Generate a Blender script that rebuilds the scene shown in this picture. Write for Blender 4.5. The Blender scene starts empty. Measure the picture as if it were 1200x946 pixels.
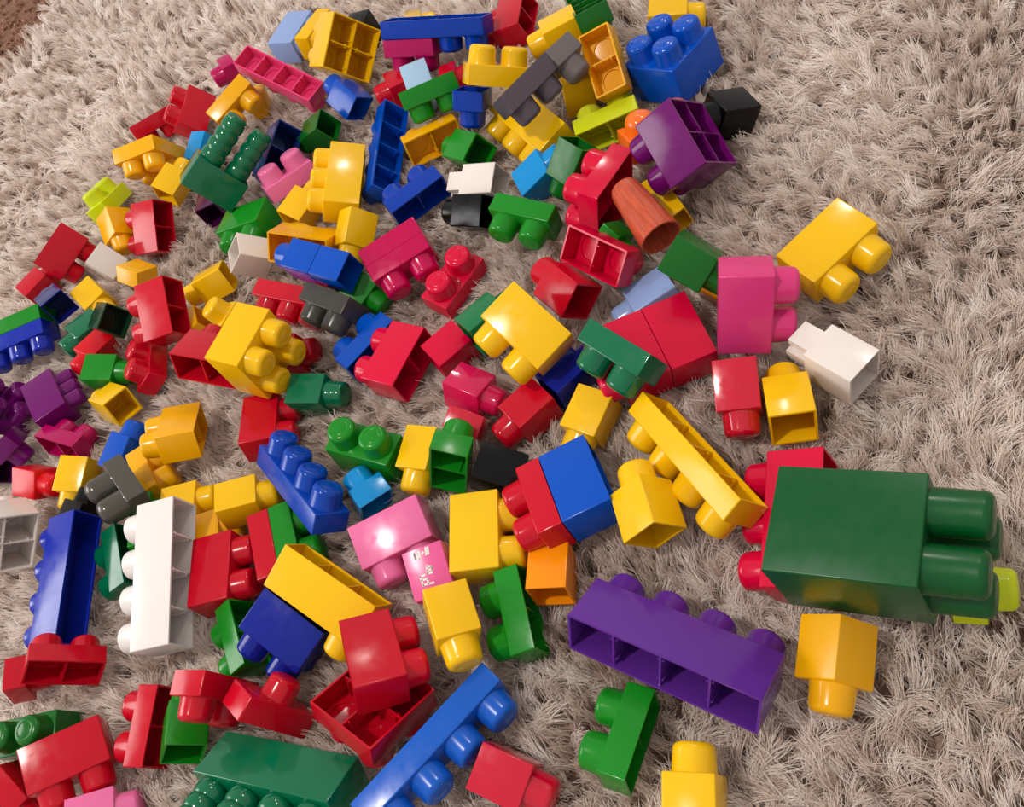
import bpy, bmesh, math, random
import numpy as np
from mathutils import Matrix, Vector, Quaternion
U = 0.032                     # one stud pitch in metres
random.seed(7); rng = np.random.default_rng(11)
C = bpy.context.scene.collection
sc = bpy.context.scene

# ------------------------------------------------------------------ materials
def lin(c):
    return tuple(((v/255)/12.92 if v/255 <= .04045 else ((v/255+.055)/1.055)**2.4) for v in c) + (1,)

def plastic(name, rgb, rough=.16, trans=0., sss=.06, metal=0., spec=.32, coat=0.):
    m = bpy.data.materials.new(name); m.use_nodes = True
    nt = m.node_tree; b = nt.nodes['Principled BSDF']
    b.inputs['Base Color'].default_value = lin(rgb)
    b.inputs['Metallic'].default_value = metal
    b.inputs['Specular IOR Level'].default_value = spec
    b.inputs['Coat Weight'].default_value = coat
    b.inputs['Coat Roughness'].default_value = .06
    if trans:
        b.inputs['Transmission Weight'].default_value = trans
        b.inputs['IOR'].default_value = 1.25
    elif sss:
        b.inputs['Subsurface Weight'].default_value = sss
        b.inputs['Subsurface Radius'].default_value = (1, .7, .5)
        b.inputs['Subsurface Scale'].default_value = .002
    tc = nt.nodes.new('ShaderNodeTexCoord')
    # fine scuffs: roughness and a faint moulding waviness
    n = nt.nodes.new('ShaderNodeTexNoise'); n.inputs['Scale'].default_value = 90; n.inputs['Detail'].default_value = 5
    nt.links.new(tc.outputs['Object'], n.inputs['Vector'])
    mr = nt.nodes.new('ShaderNodeMapRange'); mr.inputs['From Min'].default_value = .3; mr.inputs['From Max'].default_value = .7
    mr.inputs['To Min'].default_value = max(rough-.06, .03); mr.inputs['To Max'].default_value = rough+.08
    nt.links.new(n.outputs['Fac'], mr.inputs['Value']); nt.links.new(mr.outputs['Result'], b.inputs['Roughness'])
    n2 = nt.nodes.new('ShaderNodeTexNoise'); n2.inputs['Scale'].default_value = 45; n2.inputs['Detail'].default_value = 2
    nt.links.new(tc.outputs['Object'], n2.inputs['Vector'])
    bp = nt.nodes.new('ShaderNodeBump'); bp.inputs['Strength'].default_value = .06; bp.inputs['Distance'].default_value = .002
    nt.links.new(n2.outputs['Fac'], bp.inputs['Height']); nt.links.new(bp.outputs['Normal'], b.inputs['Normal'])
    return m

MAT = {}
for k, (rgb, kw) in {
    'yellow': ((236, 184, 12), dict()),
    'yellow2': ((236, 190, 20), dict()),
    'amber': ((236, 170, 4), dict(rough=0.2)),
    'amber2': ((230, 165, 8), dict(rough=0.25)),
    'red': ((190, 8, 34), dict()),
    'red2': ((206, 10, 26), dict(rough=0.2)),
    'red3': ((206, 4, 54), dict()),
    'red4': ((196, 4, 44), dict(rough=0.12, coat=0.6)),
    'magenta': ((176, 4, 84), dict()),
    'magenta2': ((168, 6, 84), dict()),
    'magenta3': ((186, 0, 76), dict(rough=0.14)),
    'pink': ((224, 64, 116), dict()),
    'pink2': ((226, 110, 160), dict()),
    'pink3': ((214, 58, 122), dict()),
    'pink4': ((232, 30, 96), dict(rough=0.08, coat=0.8, trans=0.35)),
    'pink5': ((226, 92, 150), dict(rough=0.2)),
    'purple': ((104, 12, 98), dict()),
    'purple2': ((70, 14, 66), dict()),
    'violet': ((92, 42, 140), dict()),
    'blue': ((0, 74, 180), dict()),
    'blue2': ((0, 54, 160), dict()),
    'blue3': ((20, 42, 160), dict()),
    'blue4': ((4, 62, 165), dict(rough=0.18)),
    'blue5': ((20, 88, 188), dict(rough=0.2)),
    'navy': ((16, 44, 112), dict()),
    'navy2': ((10, 18, 104), dict()),
    'navy3': ((10, 30, 136), dict()),
    'cyan': ((16, 140, 208), dict()),
    'paleblue': ((140, 164, 212), dict()),
    'paleblue2': ((160, 192, 218), dict()),
    'green': ((18, 128, 26), dict(rough=0.22)),
    'green2': ((14, 98, 26), dict(rough=0.25)),
    'green3': ((0, 100, 66), dict(rough=0.14, coat=0.3)),
    'green4': ((6, 54, 26), dict(rough=0.25)),
    'green5': ((14, 110, 62), dict()),
    'green6': ((2, 78, 32), dict(rough=0.3)),
    'lime': ((196, 204, 26), dict(rough=0.3)),
    'lime2': ((196, 210, 10), dict(rough=0.2)),
    'orange': ((240, 110, 26), dict(rough=0.15, coat=0.4)),
    'orange2': ((242, 142, 10), dict()),
    'white': ((226, 216, 208), dict()),
    'white2': ((224, 218, 214), dict()),
    'black': ((5, 4, 5), dict(rough=0.22, sss=0, spec=0.25)),
    'grey': ((84, 76, 84), dict(rough=0.35)),
    'grey2': ((104, 98, 98), dict(rough=0.35)),
    'dgrey': ((64, 62, 58), dict(rough=0.25)),
    'grey3': ((86, 82, 76), dict(rough=0.14, metal=0.3)),
}.items():
    MAT[k] = plastic('plastic_' + k, rgb, **kw)

# ------------------------------------------------------------------ brick meshes (unit = one stud pitch)
def finish(bm, name, ang=38):
    bmesh.ops.recalc_face_normals(bm, faces=bm.faces)
    for v in bm.verts: v.co *= U
    me = bpy.data.meshes.new(name); bm.to_mesh(me); bm.free()
    me.polygons.foreach_set('use_smooth', [True]*len(me.polygons))
    me.set_sharp_from_angle(angle=math.radians(ang))
    return me

def quad_ring(bm, a, b):
    n = len(a)
    for i in range(n):
        bm.faces.new((a[i], a[(i+1) % n], b[(i+1) % n], b[i]))

W_ = .055      # wall thickness
_cache = {}
def body_mesh(n, m, h, hs, cross=False):
    key = ('body', n, m, round(h, 3), hs, cross)
    if key in _cache: return _cache[key]
    bm = bmesh.new()
    bmesh.ops.create_cube(bm, size=1)
    e_ = .004
    for v in bm.verts:
        v.co = Vector(((v.co.x)*(n-2*e_), (v.co.y)*(m-2*e_), (v.co.z+.5)*h))
    bot = [f for f in bm.faces if f.normal.z < -.5]
    bmesh.ops.delete(bm, geom=bot, context='FACES_ONLY')
    ed = [e for e in bm.edges if not (e.verts[0].co.z < .01 and e.verts[1].co.z < .01)]
    bmesh.ops.bevel(bm, geom=ed, offset=.035, segments=3, profile=.5, affect='EDGES')
    # rim ring joining outer boundary to the inner cavity
    bound = [e for e in bm.edges if e.is_boundary]
    ring = []; v = bound[0].verts[0]; used = set(); cur = v
    while True:
        ring.append(cur)
        nx = [e for e in cur.link_edges if e.is_boundary and e not in used]
        if not nx: break
        used.add(nx[0]); cur = nx[0].other_vert(cur)
        if cur == v: break
    hx, hy = n/2-W_, m/2-W_
    inner = [bm.verts.new((max(-hx, min(hx, q.co.x)), max(-hy, min(hy, q.co.y)), .0)) for q in ring]
    for i in range(len(ring)):
        j = (i+1) % len(ring)
        a, b, c, d = ring[i], ring[j], inner[j], inner[i]
        if (c.co-d.co).length < 1e-6: bm.faces.new((a, b, c))
        else: bm.faces.new((a, b, c, d))
    bmesh.ops.remove_doubles(bm, verts=inner, dist=1e-5)
    # cavity walls
    zt = h-W_
    for (x0, y0, x1, y1) in ((-hx, -hy, hx, -hy), (hx, -hy, hx, hy), (hx, hy, -hx, hy), (-hx, hy, -hx, -hy)):
        bm.faces.new([bm.verts.new(p) for p in ((x0, y0, 0), (x1, y1, 0), (x1, y1, zt), (x0, y0, zt))])
    # ceiling of every cell with the hollow of its stud
    S = 32
    for i in range(n):
        for j in range(m):
            x0, x1 = max(i-n/2, -hx), min(i+1-n/2, hx); y0, y1 = max(j-m/2, -hy), min(j+1-m/2, hy)
            cx, cy = i+.5-n/2, j+.5-m/2
            sq, c0, c1 = [], [], []
            for k in range(S):
                a = 2*math.pi*k/S; ca, sa = math.cos(a), math.sin(a); q = 1/max(abs(ca), abs(sa))
                px, py = cx+.5*ca*q, cy+.5*sa*q
                sq.append(bm.verts.new((max(x0, min(x1, px)), max(y0, min(y1, py)), zt)))
                c0.append(bm.verts.new((cx+.34*ca, cy+.34*sa, zt)))
                c1.append(bm.verts.new((cx+.31*ca, cy+.31*sa, h+hs-.09)))
            quad_ring(bm, sq, c0); quad_ring(bm, c0, c1); bm.faces.new(c1)
    if cross:      # faint raised cross lines on one side face
        for (x0, x1, z0, z1) in ((-n/2+.04, n/2-.04, h*.5-.012, h*.5+.012), (-.012, .012, .04, h-.04), (-n/2+.04, n/2-.04, h*.98-.012, h*.98+.012)):
            box(bm, x0, x1, -m/2-.006, -m/2+.01, z0, z1)
    me = finish(bm, 'brick_body'); _cache[key] = me; return me

def box(bm, x0, x1, y0, y1, z0, z1):
    v = [bm.verts.new((x, y, z)) for x in (x0, x1) for y in (y0, y1) for z in (z0, z1)]
    for f in ((0, 1, 3, 2), (4, 6, 7, 5), (0, 4, 5, 1), (2, 3, 7, 6), (0, 2, 6, 4), (1, 5, 7, 3)):
        bm.faces.new([v[i] for i in f])

def stud_mesh(kind, hs):
    key = ('stud', kind, hs)
    if key in _cache: return _cache[key]
    bm = bmesh.new(); S = 48
    if kind == 'fin':          # three upright ribs joined by a core, seen on the white bricks
        for y in (-.3, 0, .3):
            w = .40 if y == 0 else .30
            box(bm, -w, w, y-.075, y+.075, -.01, hs)
        box(bm, -.2, .2, -.3, .3, -.01, hs*.8)
        me = finish(bm, 'brick_stud', 40); _cache[key] = me; return me
    if kind == 'ring':
        K = 4 if hs > 1 else 3; amp = .05 if hs > 1 else .012
        prof = []; N = 12*K
        for i in range(N+1):
            z = hs*.9*i/N; ph = (i/12.) % 1
            prof.append((.44-.05*z/hs-amp*(1-abs(math.sin(math.pi*ph))**.7), z-.01))
        prof += [(.37, hs*.93), (.33, hs*.965), (.25, hs*.99), (.1, hs), (.0, hs)]
    elif kind == 'dome':
        R0, b = .43, .3
        prof = [(R0+.012, -.012), (R0+.004, .01), (R0, .03), (R0-.012, hs-b)]
        for i in range(1, 12):
            a = math.pi/2*i/12; prof.append((R0-.012-(R0-.1)*(1-math.cos(a)), hs-b+b*math.sin(a)))
        prof.append((0, hs))
    else:
        R0 = .31 if kind == 'small' else .425; b = .15
        prof = [(R0+.014, -.012), (R0+.008, .008), (R0, .03), (R0-.02, hs-b)]
        for i in range(1, 9):
            a = math.pi/2*i/8; prof.append((R0-.02-b*(1-math.cos(a)), hs-b+b*math.sin(a)))
        q = R0-.02-b
        prof += [(q-.03, hs+.003), (q-.045, hs-.006), (q-.06, hs+.001), (.0, hs+.005)]
    rings = []
    for r, z in prof:
        if r == 0: rings.append(bm.verts.new((0, 0, z))); continue
        rings.append([bm.verts.new((r*math.cos(2*math.pi*k/S), r*math.sin(2*math.pi*k/S), z)) for k in range(S)])
    for a, b_ in zip(rings, rings[1:]):
        if isinstance(b_, list): quad_ring(bm, a, b_)
        else:
            for k in range(S): bm.faces.new((a[k], a[(k+1) % S], b_))
    me = finish(bm, 'brick_stud', 40); _cache[key] = me; return me

def divider_mesh(n, m, h, axis, pos):
    key = ('div', n, m, round(h, 3), axis, pos)
    if key in _cache: return _cache[key]
    bm = bmesh.new(); t = .022
    for s_ in ((-1, 1) if m*n > 1 else ()):
        for j in range(m if axis == 0 else n):
            q = j+.5-(m if axis == 0 else n)/2+.27*s_
            if axis == 0: box(bm, pos-.075, pos+.075, q-.015, q+.015, .07, h-W_*.6)
            else: box(bm, q-.015, q+.015, pos-.075, pos+.075, .07, h-W_*.6)
    if axis == 0: box(bm, pos-t, pos+t, -m/2+W_*.9, m/2-W_*.9, .05, h-W_*.6)
    else: box(bm, -n/2+W_*.9, n/2-W_*.9, pos-t, pos+t, .05, h-W_*.6)
    me = finish(bm, 'brick_divider'); _cache[key] = me; return me

def part(name, me, mat, parent, loc=(0, 0, 0)):
    if not me.materials: me.materials.append(mat)
    o = bpy.data.objects.new(name, me); C.objects.link(o); o.parent = parent; o.location = [v*U for v in loc]
    o.material_slots[0].link = 'OBJECT'; o.material_slots[0].material = mat
    return o

GROUP = 'plastic building bricks heaped on the shag rug'
OBB = []      # world boxes (centre, axes, half) used to part the rug pile around the bricks
def brick(col, h, n, m, opts, s, quat, loc, label):
    q = Quaternion(quat); R = q.to_matrix()
    hs = opts.get('hs', .55); kind = opts.get('stud', 'std')
    e = bpy.data.objects.new('toy_brick', None); C.objects.link(e)
    e.empty_display_size = .01
    base = Vector(loc)+R@Vector((0, 0, -h/2*s))
    e.location = base*U; e.rotation_mode = 'QUATERNION'; e.rotation_quaternion = q; e.scale = (s, s, s)
    e['label'] = label; e['category'] = 'toy brick'; e['group'] = GROUP
    mat = MAT[col]
    studs = opts.get('studs') or [(i+.5, j+.5) for i in range(n) for j in range(m)]
    if opts.get('nostud'): studs = []
    b = part('body', body_mesh(n, m, h, hs if not (opts.get('studs') or opts.get('nostud')) else .1, bool(opts.get('cross'))), mat, e)
    for (x, y) in studs:
        part('stud', stud_mesh(kind, hs), mat, e, (x-n/2, y-m/2, h))
    if opts.get('open'):
        for i in range(1, n): part('divider', divider_mesh(n, m, h, 0, i-n/2), mat, e)
        for j in range(1, m): part('divider', divider_mesh(n, m, h, 1, j-m/2), mat, e)
    Rn = np.array(R)
    OBB.append((np.array(loc), Rn, np.array([n, m, h])*s/2))
    if studs:
        OBB.append((np.array(loc)+Rn@np.array([0, 0, (h/2+hs/2)*s]), Rn, np.array([n-.3, m-.3, hs])*s/2))
    return e

BRICKS = [
('a1', 'paleblue', 1.190, 2, 1, {}, 1.033, (0.191, -0.2631, 0.6996, -0.6363), (3.307, 37.455, 0.757), 'pale blue brick at the far left end of the pile, beside the pink hollow strip'),
('a2', 'yellow', 0.605, 2, 1, {'open': 1}, 1.013, (0.1494, -0.2671, 0.711, -0.6331), (3.983, 36.091, 0.902), 'thin yellow two-stud brick on its side between pale blue brick and hollow yellow square brick'),
('a3', 'yellow', 1.190, 2, 2, {'open': 1}, 1.006, (0.0792, -0.2948, 0.7113, 0.6331), (4.107, 32.453, 1.566), 'upturned square yellow brick showing four open cells, at the top of the pile'),
('a4', 'black', 1.190, 1, 1, {'nostud': 1}, 1.000, (0.9394, 0.0, 0.0, 0.3429), (5.352, 34.322, 0.6), 'black brick corner peeking out behind the upturned square yellow brick'),
('a5', 'pink', 0.605, 4, 1, {'open': 1}, 0.982, (0.1089, -0.8022, 0.5694, 0.1426), (1.594, 34.162, 1.511), 'long pink four-stud brick lying upside down with its four cells open'),
('a6', 'magenta', 0.605, 1, 1, {}, 1.000, (0.7596, -0.0005, -0.6494, -0.0358), (0.35, 39.439, 0.573), 'dark magenta brick with one stud, under the left end of the long pink strip'),
('a7', 'amber', 0.605, 2, 1, {}, 1.023, (0.0653, -0.0316, 0.8835, -0.4628), (-0.478, 35.089, 1.542), 'thin amber brick on its side, its stud below the long pink strip'),
('a7b', 'amber', 0.605, 1, 1, {'nostud': 1}, 0.993, (0.2861, -0.4361, 0.681, -0.514), (0.382, 35.676, 0.533), 'small amber brick tucked in shadow under the long pink strip'),
('a8', 'blue', 1.190, 1, 1, {}, 0.991, (0.8109, -0.5034, -0.193, -0.2275), (2.921, 30.764, 0.825), 'small blue one-stud brick at the right end of the long pink strip'),
('a9', 'navy', 1.190, 2, 1, {'open': 1}, 1.030, (0.0803, 0.2937, -0.7873, -0.5361), (-0.453, 31.158, 0.868), 'dark blue upturned brick with two open cells, right of the green ribbed brick'),
('a10', 'green2', 1.190, 1, 1, {'open': 1}, 0.976, (0.2023, 0.3518, -0.7416, -0.5342), (1.284, 30.621, 0.691), 'dark green one-cell brick lying open beside the dark blue upturned brick'),
('a11', 'blue', 0.605, 4, 1, {'open': 1}, 0.992, (0.2074, 0.3888, -0.7695, -0.4622), (2.494, 26.848, 0.698), 'long blue brick on end in view with a row of four open cells'),
('a13', 'yellow', 0.605, 2, 1, {}, 1.009, (0.2361, -0.5488, 0.5919, -0.541), (6.581, 31.426, 0.816), 'yellow brick just showing above the long blue strip at the top edge of the pile'),
('a14', 'blue2', 0.605, 4, 1, {'open': 1}, 0.996, (0.1894, -0.3838, -0.8788, 0.2112), (6.77, 29.026, 1.739), 'long flat blue four-stud strip at the top of the pile'),
('a15', 'magenta2', 0.605, 2, 1, {'open': 1}, 0.996, (0.1894, -0.3838, -0.8788, 0.2112), (5.833, 29.638, 1.391), 'magenta two-stud brick directly below the long blue strip'),
('a16', 'red', 1.190, 2, 1, {'open': 1}, 0.946, (0.5943, -0.7004, -0.3161, 0.2376), (9.09, 27.942, 0.557), 'crimson two-stud brick cut by the top edge, between blue strip and green strip'),
('a17', 'green2', 0.605, 4, 1, {'open': 1}, 1.046, (0.1803, 0.5564, -0.804, 0.107), (10.085, 24.019, 1.653), 'dark green upturned strip cut by the top edge of the picture'),
('a18', 'red', 0.605, 1, 1, {}, 1.000, (0.6093, -0.4971, -0.4077, 0.4641), (4.46, 29.56, 0.58), 'small red one-stud brick left of the pale blue square block'),
('a19', 'paleblue2', 1.190, 1, 1, {}, 0.967, (0.1628, -0.0831, -0.8102, 0.5569), (5.044, 28.408, 0.87), 'pale blue one-stud block standing behind the green two-stud brick'),
('a20', 'red', 0.605, 1, 1, {}, 1.001, (0.3147, -0.4145, 0.6014, -0.6063), (5.869, 27.497, 0.616), 'flat red brick between the long blue strip and the yellow two-stud brick'),
('a21', 'green', 0.605, 2, 1, {}, 0.992, (0.1153, -0.1393, -0.9456, 0.2706), (4.839, 26.457, 1.632), 'bright green two-stud brick with studs pointing down, below the pale blue block'),
('a22', 'blue2', 0.605, 1, 1, {}, 1.012, (0.2473, -0.3494, -0.8784, 0.2124), (5.439, 24.229, 1.81), 'blue one-stud brick on its side, right of the bright green two-stud brick'),
('a23', 'yellow', 0.605, 2, 1, {'open': 1}, 1.008, (0.9177, -0.1725, 0.336, -0.1231), (6.389, 23.738, 2.216), 'yellow two-stud brick with studs up, left of the grey strip'),
('a24', 'yellow', 1.190, 1, 1, {}, 0.969, (0.5613, -0.6005, -0.3528, 0.447), (8.794, 23.472, 1.998), 'yellow brick behind the top end of the grey strip, stud to the left'),
('a25', 'amber2', 0.605, 2, 1, {'open': 1}, 0.995, (0.273, -0.4601, 0.843, 0.0559), (8.783, 21.259, 1.742), 'open yellow brick with two shadowed cells between grey strip and big blue brick'),
('a26', 'yellow', 1.190, 1, 1, {}, 0.963, (0.9648, -0.0417, 0.1245, -0.2277), (8.024, 22.33, 0.789), 'plain yellow block under the right side of the grey strip'),
('a27', 'grey', 0.605, 2, 1, {}, 0.981, (0.0013, -0.1044, 0.9418, -0.3197), (6.437, 21.854, 2.584), 'dark purple-grey two-stud brick with studs down, lower part of the grey strip'),
('a28', 'grey2', 0.605, 1, 1, {}, 0.986, (0.0013, 0.0725, -0.8859, 0.4581), (7.906, 21.981, 2.415), 'light grey one-stud brick, upper part of the grey strip'),
('a12', 'yellow', 1.190, 3, 1, {}, 0.993, (0.4717, -0.5342, -0.564, 0.4171), (6.355, 22.727, 0.668), 'large yellow brick under the grey strip, studs toward the lower left'),
('a29', 'lime', 0.605, 2, 1, {'open': 1}, 1.000, (0.7195, -0.6525, 0.1604, -0.1757), (7.742, 20.383, 0.579), 'lime green two-stud brick lying on its side near the orange domed brick'),
('a30', 'orange', 0.605, 2, 1, {'stud': 'dome'}, 1.052, (0.98, -0.0494, 0.1717, -0.0875), (8.133, 18.277, 0.927), 'orange translucent brick with a domed stud, under the purple hollow brick'),
('a31', 'blue', 1.190, 2, 2, {}, 0.999, (0.7934, -0.0753, -0.0174, -0.6037), (10.288, 20.268, 0.844), 'large blue square brick with four studs up, upper right of the pile'),
('a32', 'purple', 1.190, 2, 2, {'open': 1}, 0.976, (0.4557, 0.0187, -0.8409, -0.2914), (7.934, 16.429, 1.788), 'purple square brick tipped over, its four open cells facing right'),
('a33', 'black', 1.190, 1, 1, {}, 0.992, (0.6896, -0.338, -0.3442, 0.5402), (9.823, 17.245, 0.777), 'black one-stud brick on the carpet right of the purple square brick'),
('a34', 'yellow', 1.190, 1, 1, {}, 1.002, (0.2479, -0.3249, 0.7193, -0.5617), (11.657, 22.209, 0.699), 'yellow brick cut by the top edge, behind the large blue square brick'),
('b1', 'red', 1.190, 2, 1, {'open': 1}, 0.970, (0.8981, -0.2213, -0.1587, 0.3453), (-2.058, 38.072, 0.816), 'red two-stud brick above the ribbed green brick, stud to its left'),
('b2', 'red', 0.605, 2, 1, {}, 0.987, (0.0904, 0.0129, -0.9721, 0.2161), (-3.707, 39.699, 0.964), 'thin red brick on edge at the far left of the upper pile'),
('b3', 'amber', 0.605, 2, 2, {'open': 1}, 1.002, (0.1513, -0.2248, -0.8377, 0.4741), (-4.429, 36.138, 1.607), 'amber square brick tipped with studs pointing down, below the thin red brick'),
('b4', 'yellow', 1.190, 1, 1, {}, 0.992, (0.6921, -0.4725, 0.5161, -0.1772), (-4.411, 34.305, 1.03), 'yellow one-stud brick just left of the ribbed green brick'),
('b5', 'cyan', 1.190, 1, 1, {}, 0.987, (0.2757, -0.4243, -0.68, 0.5307), (-2.661, 35.53, 0.641), 'sky blue brick corner between red brick and ribbed green brick'),
('b6', 'green3', 1.190, 2, 1, {'hs': 1.9, 'stud': 'ring'}, 0.999, (0.7961, -0.0543, 0.5933, -0.106), (-2.803, 30.644, 1.989), 'dark green brick with two long ribbed studs rising like tree trunks'),
('b7', 'purple2', 1.190, 1, 1, {'open': 1}, 0.965, (0.5908, -0.3728, 0.6218, 0.354), (-3.607, 31.999, 0.491), 'dark purple hollow brick under the ribbed green brick'),
('b8', 'green', 1.190, 2, 1, {'open': 1}, 0.990, (0.2387, -0.257, -0.6183, 0.7033), (-2.922, 29.278, 0.569), 'green two-stud brick with studs toward the white open brick'),
('b9', 'pink2', 0.605, 2, 1, {}, 0.992, (0.987, -0.1353, 0.0799, 0.033), (-0.726, 29.56, 0.695), 'pale pink two-stud brick between ribbed green brick and tall yellow brick'),
('b10', 'yellow', 1.190, 1, 1, {}, 0.991, (0.6466, -0.5135, 0.4943, -0.2717), (-1.097, 27.703, 0.618), 'small yellow block wedged below the pale pink two-stud brick'),
('b11', 'yellow', 1.190, 3, 1, {}, 0.987, (0.7664, -0.4208, -0.2191, 0.433), (0.675, 26.472, 1.12), 'tall yellow brick with three studs in profile on its left side'),
('b12', 'amber', 1.190, 2, 1, {'open': 1}, 1.014, (0.0235, 0.4342, 0.7676, 0.4708), (-1.696, 24.829, 1.403), 'amber hollow brick with an orange interior, above the blue double brick'),
('b13', 'yellow', 1.190, 1, 1, {}, 0.990, (0.5004, 0.0608, -0.8136, 0.2896), (-0.117, 23.937, 1.179), 'yellow one-stud brick pointing down, left of the magenta block'),
('b14', 'white', 1.190, 1, 1, {'open': 1}, 1.005, (0.2104, 0.7906, 0.5344, 0.2122), (-3.371, 26.641, 1.247), 'white one-cell brick lying open beside the green two-stud brick'),
('b15', 'yellow', 1.190, 1, 1, {}, 0.975, (0.7261, -0.2211, -0.6492, 0.0498), (-5.112, 27.831, 0.623), 'small yellow brick with stud toward the tall red brick on its left'),
('b16', 'amber2', 0.605, 1, 1, {'open': 1}, 0.987, (0.406, 0.498, -0.583, -0.4973), (-6.341, 26.63, 0.52), 'yellow hollow brick mostly hidden behind the four-stud yellow brick'),
('b17', 'lime2', 0.605, 2, 1, {}, 1.003, (0.8459, -0.1515, 0.1154, 0.4981), (-7.176, 37.235, 0.759), 'lime translucent brick with two rounded studs at the far left of the pile'),
('b18', 'amber', 1.190, 1, 1, {}, 1.000, (0.354, 0.3243, -0.7824, 0.3968), (-7.177, 34.487, 1.135), 'amber one-stud brick below the lime translucent brick'),
('b19', 'red', 1.190, 2, 1, {'open': 1}, 0.996, (0.082, 0.4472, -0.5454, -0.7041), (-5.995, 32.883, 0.935), 'red hollow brick on its side, right of the amber one-stud brick'),
('b20', 'red', 1.190, 2, 1, {}, 0.984, (0.0889, -0.1399, 0.9631, -0.2122), (-9.628, 35.579, 1.354), 'red two-stud brick at the far left edge of the pile, left of the white block'),
('b21', 'white', 1.190, 1, 1, {}, 0.980, (0.0632, -0.2021, 0.9471, -0.2412), (-8.231, 33.029, 1.099), 'white block between the far left red brick and the amber block'),
('b22', 'amber', 0.605, 1, 1, {'nostud': 1}, 1.021, (0.8215, -0.2241, 0.2923, -0.4353), (-7.263, 30.722, 1.21), 'amber block with plain top, above the long red diagonal brick'),
('b23', 'yellow', 1.190, 1, 1, {}, 0.991, (0.0383, -0.0719, 0.7869, -0.6116), (-9.425, 32.195, 0.756), 'yellow one-stud brick left of the dark hollow green brick'),
('b24', 'red', 1.190, 1, 1, {}, 0.995, (0.6818, -0.0519, 0.718, 0.1306), (-11.612, 36.173, 0.537), 'red block under the far left red two-stud brick'),
('b25', 'navy2', 1.190, 1, 1, {'open': 1}, 0.978, (0.5436, -0.5047, -0.564, -0.3629), (-10.584, 32.627, 1.393), 'dark blue square one-cell brick seen open end up, near the left edge'),
('b26', 'green3', 1.190, 1, 1, {}, 1.000, (0.5079, -0.321, -0.5214, 0.6059), (-10.117, 30.704, 0.701), 'teal green one-stud brick between the two dark open-ended bricks'),
('b27', 'green4', 1.190, 1, 1, {'open': 1}, 0.994, (0.4644, -0.3422, -0.7194, -0.3869), (-8.774, 28.981, 1.525), 'very dark green one-cell brick seen open end up, left of long red diagonal brick'),
('b28', 'red2', 1.190, 1, 1, {}, 0.949, (0.4851, -0.2256, -0.5633, 0.6297), (-10.104, 29.41, 0.653), 'small bright red brick under the dark open green brick'),
('b29', 'green', 1.190, 1, 1, {}, 0.994, (0.2868, -0.2836, 0.7458, -0.5302), (-9.968, 27.569, 0.963), 'bright green one-stud brick with stud pointing right, near the left edge'),
('b30', 'yellow', 1.190, 1, 1, {'open': 1}, 0.986, (0.2603, 0.0579, -0.7456, -0.6107), (-10.151, 25.996, 0.83), 'yellow one-cell brick lying open, below the bright green one-stud brick'),
('b31', 'red', 1.190, 2, 1, {'open': 1}, 1.011, (0.6824, -0.5111, -0.4794, 0.2079), (-6.823, 26.835, 1.751), 'tall red diagonal brick left of the small yellow brick'),
('b32', 'red', 0.605, 2, 1, {}, 1.000, (0.7713, -0.195, -0.0859, 0.5998), (-8.533, 26.673, 0.524), 'red ribbed brick end below the tall red diagonal brick'),
('b33', 'red', 1.190, 2, 1, {'open': 1}, 1.044, (0.5615, -0.6995, 0.4237, -0.126), (-6.022, 22.912, 1.827), 'crimson hollow brick showing two open cells, left of the four-stud yellow brick'),
('b34', 'yellow', 1.190, 2, 2, {'open': 1}, 0.999, (0.1697, -0.2302, 0.7377, -0.6115), (-4.754, 21.574, 2.059), 'big yellow square brick with four studs pointing right, left centre of the pile'),
('b35', 'yellow', 0.605, 1, 1, {}, 1.005, (0.9571, -0.1692, -0.0614, 0.2271), (-5.167, 24.963, 1.061), 'yellow brick joined behind the four-stud yellow brick'),
('b36', 'red', 0.605, 3, 1, {}, 0.990, (0.354, -0.346, -0.6629, 0.5617), (-3.075, 24.084, 0.599), 'flat red brick with studs down, left of the dark grey two-stud brick'),
('b37', 'red', 1.190, 1, 1, {}, 0.989, (0.6751, 0.2896, 0.662, -0.1487), (-4.355, 22.283, 0.521), 'red brick hidden under the right studs of the four-stud yellow brick'),
('b38', 'blue', 1.100, 1, 1, {}, 0.983, (0.7609, -0.6001, -0.2025, 0.1411), (-1.86, 23.106, 2.073), 'front half of the blue double brick, rounded stud to the left'),
('b39', 'blue', 1.100, 1, 1, {'nostud': 1}, 0.983, (0.7609, -0.6001, -0.2025, 0.1411), (-1.344, 22.18, 1.859), 'rear half of the blue double brick, open end to the right'),
('b40', 'green', 1.190, 1, 1, {}, 0.967, (0.0957, -0.0774, 0.8535, -0.5064), (-1.243, 22.172, 0.754), 'green stud poking out between dark grey brick and magenta block'),
('b41', 'dgrey', 0.605, 2, 1, {'open': 1}, 0.994, (0.3704, -0.4156, -0.6451, 0.5234), (-2.104, 21.746, 1.29), 'dark grey two-stud brick below the blue double brick'),
('b42', 'magenta3', 1.190, 2, 1, {'cross': 1}, 1.006, (0.0701, -0.069, -0.8118, 0.5757), (0.378, 21.527, 1.187), 'glossy magenta block with faint cross lines, centre left of the pile'),
('b43', 'red3', 0.605, 1, 2, {}, 0.989, (0.8104, 0.053, 0.1032, -0.5743), (1.095, 19.863, 0.391), 'crimson two-stud brick with studs up, right of the magenta block'),
('c1', 'amber', 0.605, 2, 1, {'open': 1}, 0.975, (0.0049, -0.1348, -0.7564, -0.64), (3.853, 25.617, 0.649), 'amber hollow brick on its side, left of the small green open brick'),
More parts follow.
